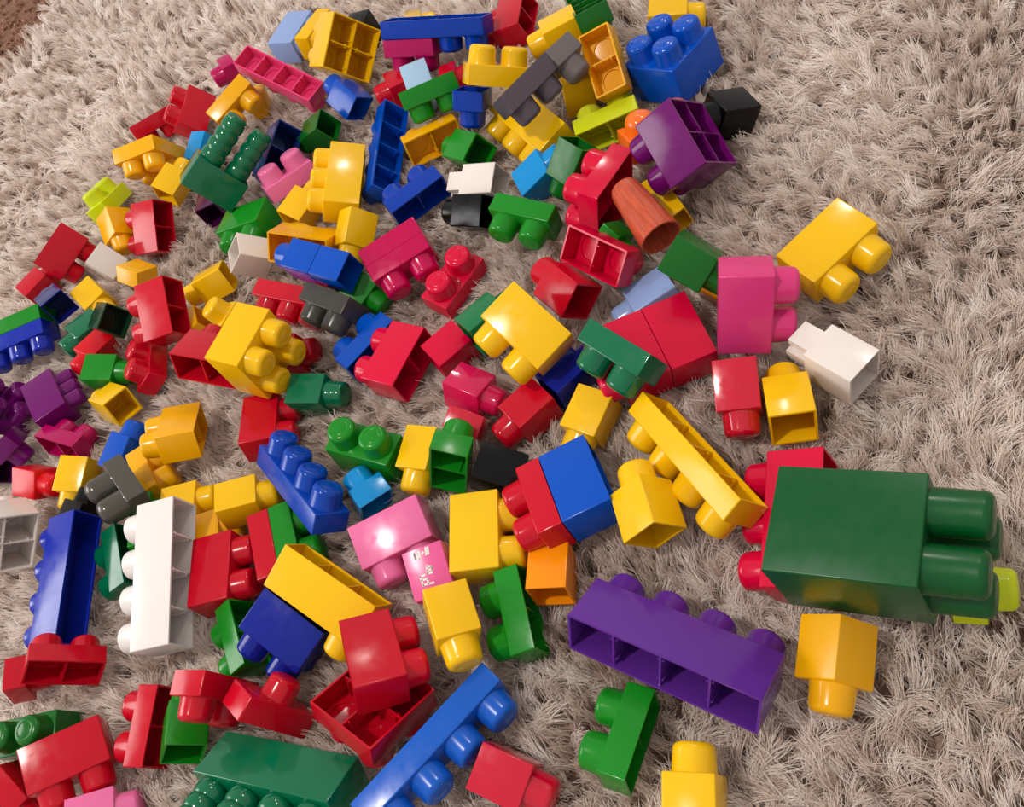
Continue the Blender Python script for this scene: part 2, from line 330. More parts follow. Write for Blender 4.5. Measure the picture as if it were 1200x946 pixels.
('c2', 'green', 1.190, 1, 1, {}, 1.006, (0.6527, -0.7329, -0.1917, -0.0127), (4.321, 23.61, 0.816), 'green one-stud brick, open to the right, below the small blue brick'),
('c3', 'white', 1.190, 1, 1, {'stud': 'fin'}, 0.998, (0.7017, -0.6221, -0.3281, 0.1139), (3.889, 22.147, 0.609), 'white brick with a ribbed stud, standing above the black brick'),
('c4', 'black', 1.190, 1, 1, {}, 0.985, (0.6873, -0.6239, -0.3721, -0.0029), (3.023, 21.335, 0.664), 'black one-stud brick directly below the white ribbed brick'),
('c5', 'green', 0.605, 2, 1, {'open': 1}, 0.983, (0.4111, -0.3093, -0.6429, 0.5675), (3.866, 19.283, 1.023), 'bright green two-stud brick with studs down, right of the black brick'),
('c6', 'blue2', 0.605, 2, 1, {'open': 1}, 1.010, (0.0225, -0.0394, -0.6224, -0.7814), (2.072, 23.59, 0.821), 'blue hollow brick below the long blue open strip, touching the black brick'),
('c7', 'cyan', 1.190, 1, 1, {}, 0.944, (0.5521, -0.2514, 0.4967, -0.6207), (5.131, 20.635, 0.687), 'sky blue one-stud brick left of the green open-topped brick'),
('c8', 'green2', 1.190, 1, 1, {}, 0.956, (0.3429, -0.558, -0.7128, 0.2509), (5.939, 19.471, 1.24), 'green one-stud brick with its open end up, behind the crimson stepped brick'),
('c9', 'red3', 0.605, 2, 2, {'open': 1}, 1.018, (0.7638, -0.6015, -0.0734, 0.2223), (5.726, 17.611, 1.149), 'crimson square brick with studs to the left, beside the brown tube'),
('c10', 'yellow', 1.190, 1, 1, {}, 0.920, (0.7528, -0.6448, 0.0177, -0.1312), (6.605, 16.272, 0.543), 'yellow one-stud brick behind the brown tube, dark open end to the right'),
('c11', 'green', 0.605, 1, 1, {}, 0.986, (0.2296, 0.3997, -0.7415, 0.4876), (4.921, 16.62, 0.708), 'green brick showing under the brown tube'),
('c12', 'red3', 0.605, 2, 1, {'open': 1}, 0.995, (0.185, 0.5917, 0.7262, 0.2972), (4.24, 15.691, 1.608), 'crimson open brick with two cells, above the red one-stud brick in the centre'),
('c13', 'red', 1.190, 1, 1, {}, 1.022, (0.7067, -0.6446, -0.2189, -0.1931), (3.044, 15.713, 1.377), 'red one-stud brick with square open end toward the pale blue brick'),
('c14', 'paleblue', 1.190, 1, 1, {}, 0.998, (0.5144, -0.5971, -0.4125, 0.4568), (4.53, 14.23, 0.514), 'pale blue one-stud brick between the crimson open brick and the red double block'),
('c15', 'green2', 1.190, 1, 1, {}, 0.953, (0.2491, 0.1628, 0.8518, -0.4312), (5.491, 13.338, 1.868), 'plain green block at the lower end of the brown tube'),
('c16', 'orange2', 1.190, 1, 1, {}, 0.972, (0.1498, 0.0059, 0.7579, -0.6349), (5.964, 13.09, 0.608), 'orange block peeking out between green block and pink two-stud brick'),
('c17', 'red3', 1.190, 2, 1, {'nostud': 1, 'open': 1}, 0.969, (0.6366, -0.4951, -0.418, 0.4181), (4.149, 12.713, 0.607), 'right half of the large crimson double block'),
('c18', 'red3', 1.190, 2, 1, {'open': 1}, 0.969, (0.6366, -0.4951, -0.418, 0.4181), (3.044, 13.041, 0.794), 'left half of the large crimson double block, under the dark green brick'),
('c19', 'green3', 0.605, 2, 1, {'open': 1}, 0.991, (0.4045, -0.4972, -0.6217, 0.4502), (2.758, 12.74, 1.721), 'dark green two-stud brick with glossy studs down, on the crimson double block'),
('c20', 'pink3', 1.190, 2, 1, {'open': 1}, 1.007, (0.5162, 0.1093, 0.7837, -0.3276), (5.475, 11.462, 1.68), 'pink two-stud brick with both studs pointing right'),
('c21', 'yellow', 1.190, 2, 1, {}, 1.008, (0.0212, 0.0067, 0.7473, -0.6642), (8.066, 11.71, 0.75), 'yellow two-stud brick lying alone at the right of the pile'),
('c22', 'white', 1.190, 1, 1, {'stud': 'fin'}, 1.010, (0.727, -0.6807, -0.0198, 0.088), (6.023, 9.224, 0.767), 'white brick with a ribbed stud lying on the carpet at right'),
('c23', 'red4', 1.190, 1, 1, {}, 0.999, (0.2287, -0.2371, -0.7701, 0.5462), (4.101, 10.421, 0.86), 'glossy translucent red one-stud brick, stud down, left of the yellow open brick'),
('c24', 'yellow', 1.190, 1, 1, {}, 1.003, (0.6147, -0.7287, 0.2686, -0.1376), (4.553, 9.264, 0.726), 'yellow one-stud brick with open end toward the viewer, below the white ribbed brick'),
('c25', 'green5', 1.190, 1, 1, {}, 1.018, (0.4372, -0.5909, 0.4445, -0.5119), (0.921, 17.013, 1.075), 'dark green one-stud brick behind the centre yellow two-stud brick'),
('c26', 'yellow', 1.190, 2, 1, {}, 1.012, (0.5677, -0.3654, -0.6325, 0.3795), (1.543, 15.055, 1.956), 'yellow two-stud brick with studs to the lower left, centre of the pile'),
('c27', 'red3', 1.190, 1, 1, {}, 0.975, (0.5358, -0.4862, 0.5528, -0.4135), (-0.325, 17.671, 0.551), 'plain crimson block left of the dark green brick in the centre'),
('c28', 'red3', 1.190, 2, 1, {'open': 1}, 0.996, (0.701, -0.6665, -0.1635, 0.1943), (-1.618, 18.406, 0.839), 'crimson two-stud brick touching the blue curved brick'),
('c29', 'blue', 0.605, 2, 1, {}, 0.993, (0.7476, -0.6557, -0.0454, 0.0954), (-2.091, 19.954, 0.564), 'blue two-stud brick in profile left of the crimson two-stud brick'),
('c30', 'pink4', 1.190, 1, 1, {}, 0.939, (0.0151, -0.3058, 0.7176, -0.6255), (-0.615, 15.948, 0.647), 'glossy translucent pink one-stud brick with a bright reflection'),
('c31', 'red4', 0.605, 1, 1, {'nostud': 1}, 0.989, (0.746, -0.4269, 0.4209, -0.29), (-1.212, 15.007, 0.829), 'glossy red translucent brick between the pink translucent brick and the shiny green box'),
('c32', 'red', 1.190, 1, 1, {}, 0.973, (0.5138, -0.4528, -0.5231, 0.5073), (0.245, 14.179, 0.51), 'red one-stud brick with stud to the lower left, beside the royal blue block'),
('c33', 'navy3', 1.190, 1, 1, {}, 0.996, (0.4991, -0.547, 0.4966, -0.4529), (1.508, 14.195, 0.483), 'royal blue block between the centre yellow brick and the dark green brick'),
('c34', 'yellow', 1.190, 1, 1, {}, 0.975, (0.3954, -0.3546, -0.6498, 0.5437), (1.268, 12.756, 0.553), 'yellow one-stud brick right behind the blue and red joined bricks'),
('d1', 'blue3', 0.605, 3, 1, {}, 0.990, (0.1427, -0.1398, -0.8161, 0.5423), (-12.702, 32.676, 1.178), 'blue two-stud brick with studs down, cut by the left edge'),
('d2', 'green', 0.605, 3, 1, {'nostud': 1}, 0.990, (0.1427, -0.1398, -0.8161, 0.5423), (-12.466, 33.195, 1.405), 'green brick joined above the blue brick at the left edge'),
('d3', 'purple', 1.190, 2, 1, {'stud': 'small', 'studs': [(0.42, 0.5), (1.0, 0.5), (1.58, 0.5)]}, 1.003, (0.4875, -0.5139, 0.5612, -0.4282), (-12.324, 28.496, 0.936), 'purple brick with a ribbed stud, near the left edge'),
('d4', 'purple', 0.605, 2, 2, {}, 0.971, (0.7969, 0.1054, 0.5926, -0.0514), (-14.338, 30.237, 1.057), 'purple brick with round studs up at the left edge'),
('d5', 'purple', 0.605, 1, 1, {}, 1.000, (0.1402, 0.6555, -0.7087, 0.2199), (-14.252, 27.866, 1.175), 'small purple brick corner between purple box and magenta brick'),
('d6', 'purple2', 1.190, 1, 1, {'open': 1}, 1.023, (0.4997, -0.235, -0.6626, -0.506), (-15.427, 28.342, 0.701), 'dark purple open box cut by the left edge'),
('d7', 'magenta2', 0.605, 2, 1, {'open': 1}, 0.956, (0.5456, -0.6921, 0.4131, -0.2296), (-12.505, 26.442, 0.622), 'magenta two-stud brick below the purple ribbed brick'),
('d8', 'blue', 1.190, 1, 1, {}, 0.989, (0.6696, -0.5494, 0.3322, -0.3734), (-10.601, 23.875, 0.57), 'bright blue one-stud brick behind the yellow and grey bricks at left'),
('d9', 'amber', 1.190, 2, 1, {'open': 1}, 0.981, (0.5729, -0.4969, -0.2111, 0.6167), (-8.325, 22.253, 1.01), 'amber one-stud brick with stud to the left, below the crimson hollow brick'),
('d10', 'amber', 0.605, 2, 1, {}, 0.987, (0.4458, -0.5478, 0.541, -0.4567), (-10.164, 22.277, 0.505), 'amber brick under the amber one-stud brick, stud to the right'),
('d11', 'red2', 1.190, 1, 1, {}, 0.985, (0.1246, 0.5426, -0.4865, 0.6733), (-13.914, 25.837, 0.665), 'bright red glossy brick left of the yellow one-stud brick'),
('d12', 'yellow', 1.190, 1, 1, {}, 0.994, (0.344, -0.1662, -0.7523, 0.5368), (-12.379, 24.496, 0.674), 'yellow one-stud brick with stud down, left of the dark grey brick'),
('d13', 'grey3', 0.605, 2, 1, {'hs': 0.85, 'stud': 'dome'}, 0.970, (0.5669, -0.3396, -0.4379, 0.6095), (-10.266, 21.265, 1.558), 'metallic grey two-stud brick with shiny rounded studs to the lower left'),
('d14', 'black', 1.190, 1, 1, {}, 0.989, (0.726, -0.1949, 0.6232, 0.2158), (-12.905, 22.863, 0.534), 'black brick in shadow below the metallic grey brick'),
('d15', 'white', 1.190, 2, 2, {'open': 1}, 1.002, (0.0933, -0.3023, 0.6426, 0.6978), (-15.191, 23.904, 1.445), 'white upturned brick with open cells cut by the left edge'),
('d16', 'blue3', 1.190, 4, 1, {}, 0.995, (0.6036, -0.6308, -0.3938, 0.2877), (-13.411, 20.373, 1.168), 'long royal blue four-stud brick standing on its side at left'),
('d17', 'green3', 0.605, 2, 1, {}, 1.024, (0.5474, -0.5613, -0.4928, 0.3774), (-11.706, 19.858, 0.694), 'teal green two-stud brick in profile between the royal blue and white long bricks'),
('d18', 'green', 0.605, 2, 1, {}, 0.994, (0.301, -0.5207, 0.6445, -0.472), (-10.744, 20.366, 0.7), 'green brick mostly hidden behind the long white brick'),
('d19', 'white2', 1.190, 4, 1, {'open': 1}, 1.009, (0.6626, -0.554, -0.3878, 0.3219), (-10.163, 17.347, 1.637), 'long white four-stud brick standing on its side'),
('d20', 'red', 0.605, 1, 2, {'open': 1}, 0.978, (0.2213, -0.1701, 0.7467, 0.6038), (-13.958, 17.547, 1.383), 'red two-stud brick with hollow underside facing down, left bottom area'),
('d21', 'red', 0.605, 1, 1, {}, 1.000, (0.2951, -0.5196, 0.6956, -0.3989), (-16.007, 18.955, 0.722), 'red brick touching the left end of the hollow red two-stud brick'),
('d22', 'red', 1.190, 2, 1, {}, 1.006, (0.2003, 0.1149, -0.7915, 0.5658), (-14.605, 15.034, 1.224), 'large red two-stud brick near the lower left corner'),
('d23', 'green2', 1.190, 2, 1, {}, 0.982, (0.9657, 0.0824, 0.036, -0.2435), (-15.751, 16.755, 0.7), 'dark green two-stud brick behind the large red brick in the lower left corner'),
('d24', 'red', 1.190, 1, 1, {}, 0.997, (0.0226, -0.0912, 0.855, -0.51), (-16.821, 15.712, 0.954), 'red brick cut by the lower left corner of the picture'),
('d25', 'pink2', 1.190, 1, 1, {}, 0.985, (0.3144, -0.5313, 0.6645, -0.4211), (-14.654, 13.342, 0.754), 'pink one-stud brick cut by the bottom edge, below the large red brick'),
('d26', 'red', 0.605, 2, 1, {'open': 1}, 1.001, (0.6862, -0.5876, -0.3209, 0.2843), (-12.483, 14.422, 0.661), 'red two-stud brick on its side, studs to the left, near the bottom'),
('d27', 'green', 1.190, 1, 1, {}, 1.001, (0.6264, -0.6294, 0.4228, 0.1809), (-11.582, 13.504, 0.805), 'green brick with open end toward the viewer, under the red two-stud brick'),
('d28', 'red', 0.605, 2, 1, {'open': 1}, 0.983, (0.6193, 0.3069, -0.6652, 0.2826), (-10.085, 13.44, 1.376), 'red two-stud brick with studs down, over the green open brick'),
('d29', 'green', 0.605, 2, 1, {'open': 1}, 0.969, (0.49, -0.5898, -0.5221, 0.3734), (-9.316, 14.739, 0.567), 'green two-stud brick on its side, left of the dark blue brick'),
('d30', 'navy3', 1.190, 2, 1, {'open': 1}, 0.978, (0.5081, -0.3305, -0.6654, 0.4358), (-7.956, 13.682, 0.937), 'dark blue two-stud brick joined to the large yellow three-stud brick'),
('d31', 'yellow', 1.190, 3, 1, {'studs': [(0.5, 0.5)], 'open': 1}, 0.977, (0.4486, -0.3743, -0.6911, 0.4254), (-6.553, 13.535, 1.143), 'large yellow three-stud brick with its long open side up'),
('d32', 'red', 1.190, 2, 1, {'open': 1}, 1.005, (0.3518, -0.387, 0.6386, -0.5645), (-9.107, 16.81, 0.802), 'red two-stud brick with studs pointing right, beside the long white brick'),
('d33', 'red', 0.605, 2, 1, {'nostud': 1}, 0.999, (0.4038, -0.4414, 0.635, -0.4888), (-7.567, 16.333, 0.697), 'thin red brick joined to the green strip'),
('d34', 'green', 0.605, 2, 1, {}, 0.999, (0.4038, -0.4414, 0.635, -0.4888), (-6.982, 16.169, 0.576), 'thin green brick with studs to the right, joined to the thin red brick'),
('d35', 'yellow', 1.190, 1, 1, {}, 0.990, (0.3269, -0.4771, 0.6508, -0.4918), (-7.602, 18.236, 0.95), 'yellow one-stud brick pointing to the blue four-stud brick'),
('d36', 'yellow', 1.190, 1, 1, {}, 0.939, (0.3304, -0.4267, 0.6457, -0.5402), (-9.375, 20.147, 0.554), 'yellow one-stud brick partly behind the top of the long white brick'),
('d37', 'amber', 1.190, 1, 1, {}, 0.974, (0.3336, -0.5258, 0.611, -0.4887), (-9.166, 18.489, 0.62), 'amber brick corner between long white brick and red two-stud brick'),
('d38', 'blue4', 0.605, 4, 1, {}, 0.985, (0.6606, -0.3715, 0.2514, -0.602), (-5.797, 16.95, 1.163), 'blue four-stud brick with studs up, left centre'),
('d39', 'red', 1.190, 2, 1, {'open': 1}, 0.928, (0.2844, -0.4663, 0.6518, -0.5262), (-6.058, 20.344, 0.65), 'red two-stud brick behind the blue four-stud brick'),
('d40', 'green3', 1.190, 1, 1, {'stud': 'ring', 'hs': 0.6}, 0.968, (0.2837, -0.256, 0.7094, -0.5922), (-4.304, 20.001, 0.644), 'teal green one-stud brick with a ringed stud pointing right'),
('d41', 'green', 1.190, 2, 1, {}, 0.983, (0.8792, 0.0071, 0.1054, -0.4645), (-3.795, 16.587, 0.754), 'bright green two-stud brick with round studs up, left of the yellow brick'),
('d42', 'yellow', 1.190, 1, 1, {}, 0.992, (0.2942, -0.3274, -0.6682, 0.5998), (-2.59, 15.326, 0.661), 'yellow one-stud brick with stud down, between two green bricks'),
('d43', 'cyan', 0.605, 1, 1, {}, 0.986, (0.8024, -0.5665, 0.116, 0.1473), (-4.454, 15.444, 0.652), 'sky blue one-cell brick right of the blue four-stud brick'),
('d44', 'green', 0.605, 1, 2, {'open': 1}, 0.971, (0.1013, 0.4469, 0.6101, 0.6464), (-2.11, 13.98, 1.308), 'shiny green open box with two cells and a white reflection'),
('d45', 'black', 1.190, 1, 1, {}, 0.999, (0.1515, -0.2762, 0.8157, -0.4852), (-1.351, 13.137, 0.826), 'black block right of the shiny green open box'),
('e1', 'pink2', 1.190, 2, 1, {}, 0.988, (0.1118, -0.0605, -0.7867, 0.6042), (-4.445, 13.887, 0.666), 'pale pink two-stud brick with stud down, above the yellow one-stud brick'),
('e2', 'pink5', 1.190, 1, 1, {}, 1.010, (0.1573, -0.0809, -0.7914, 0.5852), (-4.093, 12.039, 0.942), 'small pink block with white marks on its face'),
('e3', 'yellow', 1.190, 1, 1, {}, 1.013, (0.257, 0.0791, -0.7282, 0.6304), (-4.151, 10.454, 1.517), 'yellow one-stud brick standing over the end of the blue diagonal strip'),
('e4', 'yellow2', 1.190, 2, 1, {}, 1.001, (0.3089, -0.3688, 0.6786, -0.5551), (-2.716, 12.069, 0.799), 'yellow two-stud brick left of the joined red and blue bricks'),
('e5', 'orange2', 1.190, 1, 1, {}, 0.955, (0.6473, -0.688, 0.275, -0.1789), (-1.866, 10.171, 0.536), 'orange one-cell brick below the joined red and blue bricks'),
('e6', 'green', 0.605, 2, 1, {'open': 1}, 0.996, (0.6101, -0.573, -0.4117, 0.3605), (-2.983, 9.908, 0.559), 'green two-stud brick on its side, left of the violet long brick'),
('e7', 'red', 0.605, 2, 1, {'open': 1}, 1.005, (0.5532, -0.5707, -0.3897, 0.4652), (-0.975, 11.342, 1.079), 'red two-stud brick joined to the left of the bright blue brick'),
('e8', 'blue', 1.190, 2, 1, {'nostud': 1, 'open': 1}, 1.005, (0.5532, -0.5707, -0.3897, 0.4652), (-0.092, 11.095, 1.038), 'bright blue brick joined to the right of the red two-stud brick'),
('e9', 'yellow', 0.605, 4, 1, {'open': 1}, 0.985, (0.3592, -0.638, -0.5458, 0.4075), (2.245, 9.707, 1.133), 'long yellow four-stud brick lying diagonally, right centre'),
('e10', 'yellow', 1.190, 1, 1, {}, 1.007, (0.6398, -0.6939, -0.0491, -0.3266), (0.676, 9.349, 1.307), 'yellow one-stud brick with triangular open end, below the long yellow strip'),
('e11', 'red3', 1.190, 3, 1, {'open': 1}, 1.004, (0.6013, -0.7047, -0.2899, 0.2404), (2.835, 7.181, 0.617), 'red three-stud brick under the big dark green brick'),
('e12', 'green6', 2.500, 2, 2, {'hs': 0.95, 'open': 1}, 1.021, (0.2449, -0.2166, 0.6385, -0.6967), (3.017, 5.554, 2.275), 'very large dark green brick with long smooth studs, right side'),
('e13', 'lime2', 0.605, 1, 1, {}, 0.948, (0.1415, -0.3567, 0.5646, -0.7308), (4.114, 4.142, 0.603), 'lime brick peeking out behind the studs of the large dark green brick'),
('e14', 'amber', 1.190, 1, 1, {}, 1.004, (0.0885, -0.5031, -0.5389, 0.6698), (1.504, 4.766, 0.83), 'amber one-stud brick with stud down, below the large dark green brick'),
('e15', 'yellow', 1.190, 1, 1, {}, 1.004, (0.694, -0.6305, 0.2379, -0.2535), (-2.377, 4.326, 0.889), 'yellow one-stud brick at the bottom edge with a bright white reflection'),
('e16', 'green', 0.605, 2, 1, {'open': 1}, 0.953, (0.6826, -0.6542, -0.126, 0.3003), (-2.637, 6.164, 0.654), 'green two-stud brick on its side, in front of the violet long brick'),
('e17', 'violet', 1.190, 4, 1, {'open': 1}, 1.016, (0.2276, 0.4712, 0.7297, 0.4401), (-0.838, 6.677, 1.289), 'long violet four-stud brick on its side showing four open cells'),
('e18', 'red4', 1.190, 1, 1, {}, 0.985, (0.1992, -0.1542, 0.7642, -0.5938), (-5.185, 7.26, 0.616), 'glossy red one-stud brick at the bottom edge, right of the blue diagonal strip'),
('e19', 'blue5', 0.605, 4, 1, {}, 0.976, (0.005, -0.1472, 0.7218, -0.6762), (-6.101, 8.621, 1.032), 'long blue four-stud strip running diagonally to the bottom edge'),
('e20', 'red', 0.605, 2, 2, {'open': 1}, 0.996, (0.218, 0.7969, -0.535, -0.1766), (-6.788, 10.317, 1.135), 'large upturned red brick with open cells, under the red two-stud brick'),
('e21', 'red', 1.190, 2, 1, {'open': 1}, 0.985, (0.2586, -0.6098, 0.6146, -0.4284), (-6.143, 10.894, 1.604), 'deep red two-stud brick resting on the large upturned red brick'),
('e22', 'red', 0.605, 2, 1, {'studs': [(1.0, 0.5)]}, 0.984, (0.7384, -0.199, 0.6424, 0.0502), (-9.157, 12.147, 1.051), 'red brick with a single stud at its back edge, behind the dark green bottom brick'),
('e23', 'green3', 1.190, 4, 1, {'hs': 1.6, 'stud': 'ring'}, 1.021, (0.3421, -0.205, -0.4354, 0.8071), (-9.686, 10.611, 0.842), 'wide dark green brick with ribbed studs at the bottom edge'),
]
made = {}
for row in BRICKS:
    made[row[0]] = brick(*row[1:])

# thin white strokes on one side face of the small pink block
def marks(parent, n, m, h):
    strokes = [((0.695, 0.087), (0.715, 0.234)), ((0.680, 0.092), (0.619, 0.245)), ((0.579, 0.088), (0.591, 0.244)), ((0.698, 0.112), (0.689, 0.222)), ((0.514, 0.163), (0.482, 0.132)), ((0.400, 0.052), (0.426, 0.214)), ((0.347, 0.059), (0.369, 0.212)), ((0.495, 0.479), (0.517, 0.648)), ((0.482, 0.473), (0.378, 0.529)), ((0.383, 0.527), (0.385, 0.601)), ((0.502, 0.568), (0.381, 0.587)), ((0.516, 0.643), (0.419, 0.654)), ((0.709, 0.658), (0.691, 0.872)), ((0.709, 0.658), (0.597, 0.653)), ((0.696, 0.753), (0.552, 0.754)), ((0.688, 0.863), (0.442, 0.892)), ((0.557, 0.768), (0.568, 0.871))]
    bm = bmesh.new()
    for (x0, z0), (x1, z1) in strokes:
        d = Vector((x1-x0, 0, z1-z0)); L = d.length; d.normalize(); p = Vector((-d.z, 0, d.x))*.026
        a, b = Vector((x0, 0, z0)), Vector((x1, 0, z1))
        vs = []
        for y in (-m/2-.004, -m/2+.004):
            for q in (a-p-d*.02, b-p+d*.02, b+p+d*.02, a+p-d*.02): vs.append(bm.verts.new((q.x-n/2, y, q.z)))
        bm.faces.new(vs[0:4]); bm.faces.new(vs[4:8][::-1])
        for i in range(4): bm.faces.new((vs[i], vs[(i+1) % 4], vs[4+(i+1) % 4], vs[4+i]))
    o = part('white_marks', finish(bm, 'white_marks'), MAT['white'], parent)
    o['label'] = 'white marks'
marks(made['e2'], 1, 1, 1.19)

# brown wood-grained tube (tapered log with rounded narrow end)
def log():
    a, b = Vector((5.96, 16.73, 1.95)), Vector((5.61, 14.8, 1.55))
    bm = bmesh.new(); S = 48; L = (b-a).length
    r0, r1 = .42, .57
    prof = [(.0, -.02), (.16, -.01), (.27, .03), (.35, .09), (.395, .17), (r0, .27)]
    for i in range(1, 13): prof.append((r0+(r1-r0)*i/12, .27+(L-.27)*i/12))
    prof += [(r1-.03, L+.015), (r1-.07, L-.01), (r1-.09, L-.2), (r0-.05, .42), (.1, .36), (0, .36)]
    rings = []
    for r, z in prof:
        if r == 0: rings.append(bm.verts.new((0, 0, z))); continue
        rings.append([bm.verts.new((r*math.cos(2*math.pi*k/S), r*math.sin(2*math.pi*k/S), z)) for k in range(S)])
    for p, q in zip(rings, rings[1:]):
        if isinstance(p, list) and isinstance(q, list): quad_ring(bm, p, q)
        elif isinstance(p, list):
            for k in range(S): bm.faces.new((p[k], p[(k+1) % S], q))
        else:
            for k in range(S): bm.faces.new((q[k], q[(k+1) % S], p))
    me = finish(bm, 'toy_log')
    m = plastic('wood_grain_plastic', (205, 82, 52), rough=.22, sss=0)
    nt = m.node_tree; bs = nt.nodes['Principled BSDF']
    tc = nt.nodes.new('ShaderNodeTexCoord'); mp = nt.nodes.new('ShaderNodeMapping'); mp.inputs['Scale'].default_value = (1, 1, .08)
    nz = nt.nodes.new('ShaderNodeTexNoise'); nz.inputs['Scale'].default_value = 420; nz.inputs['Detail'].default_value = 4
    cr = nt.nodes.new('ShaderNodeValToRGB'); cr.color_ramp.elements[0].position = .35; cr.color_ramp.elements[0].color = lin((168, 70, 46))
    cr.color_ramp.elements[1].position = .6; cr.color_ramp.elements[1].color = lin((196, 86, 58))
    nt.links.new(tc.outputs['Object'], mp.inputs['Vector']); nt.links.new(mp.outputs['Vector'], nz.inputs['Vector'])
    nt.links.new(nz.outputs['Fac'], cr.inputs['Fac']); nt.links.new(cr.outputs['Color'], bs.inputs['Base Color'])
    for n_ in nt.nodes:
        if n_.type == 'BUMP': n_.inputs['Strength'].default_value = .35; nt.links.new(nz.outputs['Fac'], n_.inputs['Height'])
    me.materials.append(m)
    o = bpy.data.objects.new('toy_log', me); C.objects.link(o)
    o.location = a*U; o.rotation_mode = 'QUATERNION'; o.rotation_quaternion = (b-a).to_track_quat('Z', 'Y')
    o['label'] = 'brown wood-grained plastic tube with a dark open end, lying on the heap'; o['category'] = 'toy log'
    R = np.array(o.rotation_quaternion.to_matrix()); OBB.append((np.array((a+b)/2), R, np.array([.6, .6, L/2])))
log()

# ------------------------------------------------------------------ rug and floor
d_ = np.array([.84, .543]); d_ /= np.linalg.norm(d_); n_ = np.array([-d_[1], d_[0]])
P0 = np.array([-7.4, 62.0])
BZ = -.52
def slab(name, pts, z0, z1):
    bm = bmesh.new()
    a = [bm.verts.new((x, y, z0)) for x, y in pts]; b = [bm.verts.new((x, y, z1)) for x, y in pts]
    bm.faces.new(a[::-1]); bm.faces.new(b)
    for i in range(4): bm.faces.new((a[i], a[(i+1) % 4], b[(i+1) % 4], b[i]))
    me = finish(bm, name); o = bpy.data.objects.new(name, me); C.objects.link(o); return o

def cloth(name, c0, c1, scale, bump):
    m = bpy.data.materials.new(name); m.use_nodes = True; nt = m.node_tree; b = nt.nodes['Principled BSDF']
    b.inputs['Roughness'].default_value = .95; b.inputs['Specular IOR Level'].default_value = .1
    tc = nt.nodes.new('ShaderNodeTexCoord'); nz = nt.nodes.new('ShaderNodeTexNoise'); nz.inputs['Scale'].default_value = scale; nz.inputs['Detail'].default_value = 8; nz.inputs['Roughness'].default_value = .7
    cr = nt.nodes.new('ShaderNodeValToRGB'); cr.color_ramp.elements[0].position = .35; cr.color_ramp.elements[1].position = .68
    cr.color_ramp.elements[0].color = lin(c0); cr.color_ramp.elements[1].color = lin(c1)
    nt.links.new(tc.outputs['Object'], nz.inputs['Vector']); nt.links.new(nz.outputs['Fac'], cr.inputs['Fac']); nt.links.new(cr.outputs['Color'], b.inputs['Base Color'])
    bp = nt.nodes.new('ShaderNodeBump'); bp.inputs['Distance'].default_value = bump; nt.links.new(nz.outputs['Fac'], bp.inputs['Height']); nt.links.new(bp.outputs['Normal'], b.inputs['Normal'])
    return m

rugpts = [P0-60*d_, P0-60*d_-80*n_, P0+45*d_-80*n_, P0+45*d_]
rug = bpy.data.objects.new('shag_rug', None); C.objects.link(rug)
rug.location = (0, 20*U, (BZ-.15)*U)
rug['label'] = 'thick beige shag rug with long tangled pile under all the bricks'; rug['category'] = 'rug'
back = slab('rug_backing', rugpts, BZ-.15, BZ); back.data.materials.append(cloth('rug_backing', (140, 118, 104), (182, 158, 142), 60, .004))
back.parent = rug; back.location = (0, -20*U, -(BZ-.15)*U)
floor = slab('floor', [P0+np.array(v) for v in ((-110, -110), (90, -110), (90, 60), (-110, 60))], BZ-.5, BZ-.15)
floor.data.materials.append(cloth('low_pile_carpet', (112, 78, 62), (176, 138, 116), 330, .004)); floor['kind'] = 'structure'

# pile: locks of strands combed in slowly turning directions
def vnoise(x, y, f, seed):
    r = np.random.default_rng(seed); out = np.zeros_like(x)
    for k in range(7):
        a = r.uniform(0, 2*np.pi); ff = f*r.uniform(.6, 1.6); ph = r.uniform(0, 6.28)
        out += np.sin((x*np.cos(a)+y*np.sin(a))*ff+ph)
    return out/2.2
def inside_any(P, grow=.0):
    """P (N,3): which points lie in a brick"""
    hit = np.zeros(len(P), bool)
    order = np.argsort(P[:, 0]); xs = P[order, 0]
    for c, R, hf in OBB:
        rad = np.linalg.norm(hf)+grow
        if c[2]-rad > P[:, 2].max(): continue
        i0, i1 = np.searchsorted(xs, [c[0]-rad, c[0]+rad]); idx = order[i0:i1]
        q = P[idx]; k = np.abs(q[:, 1]-c[1]) < rad; idx = idx[k]
        if not len(idx): continue
        l = np.abs((P[idx]-c)@R); hit[idx[(l < hf+grow).all(1)]] = True
    return hit

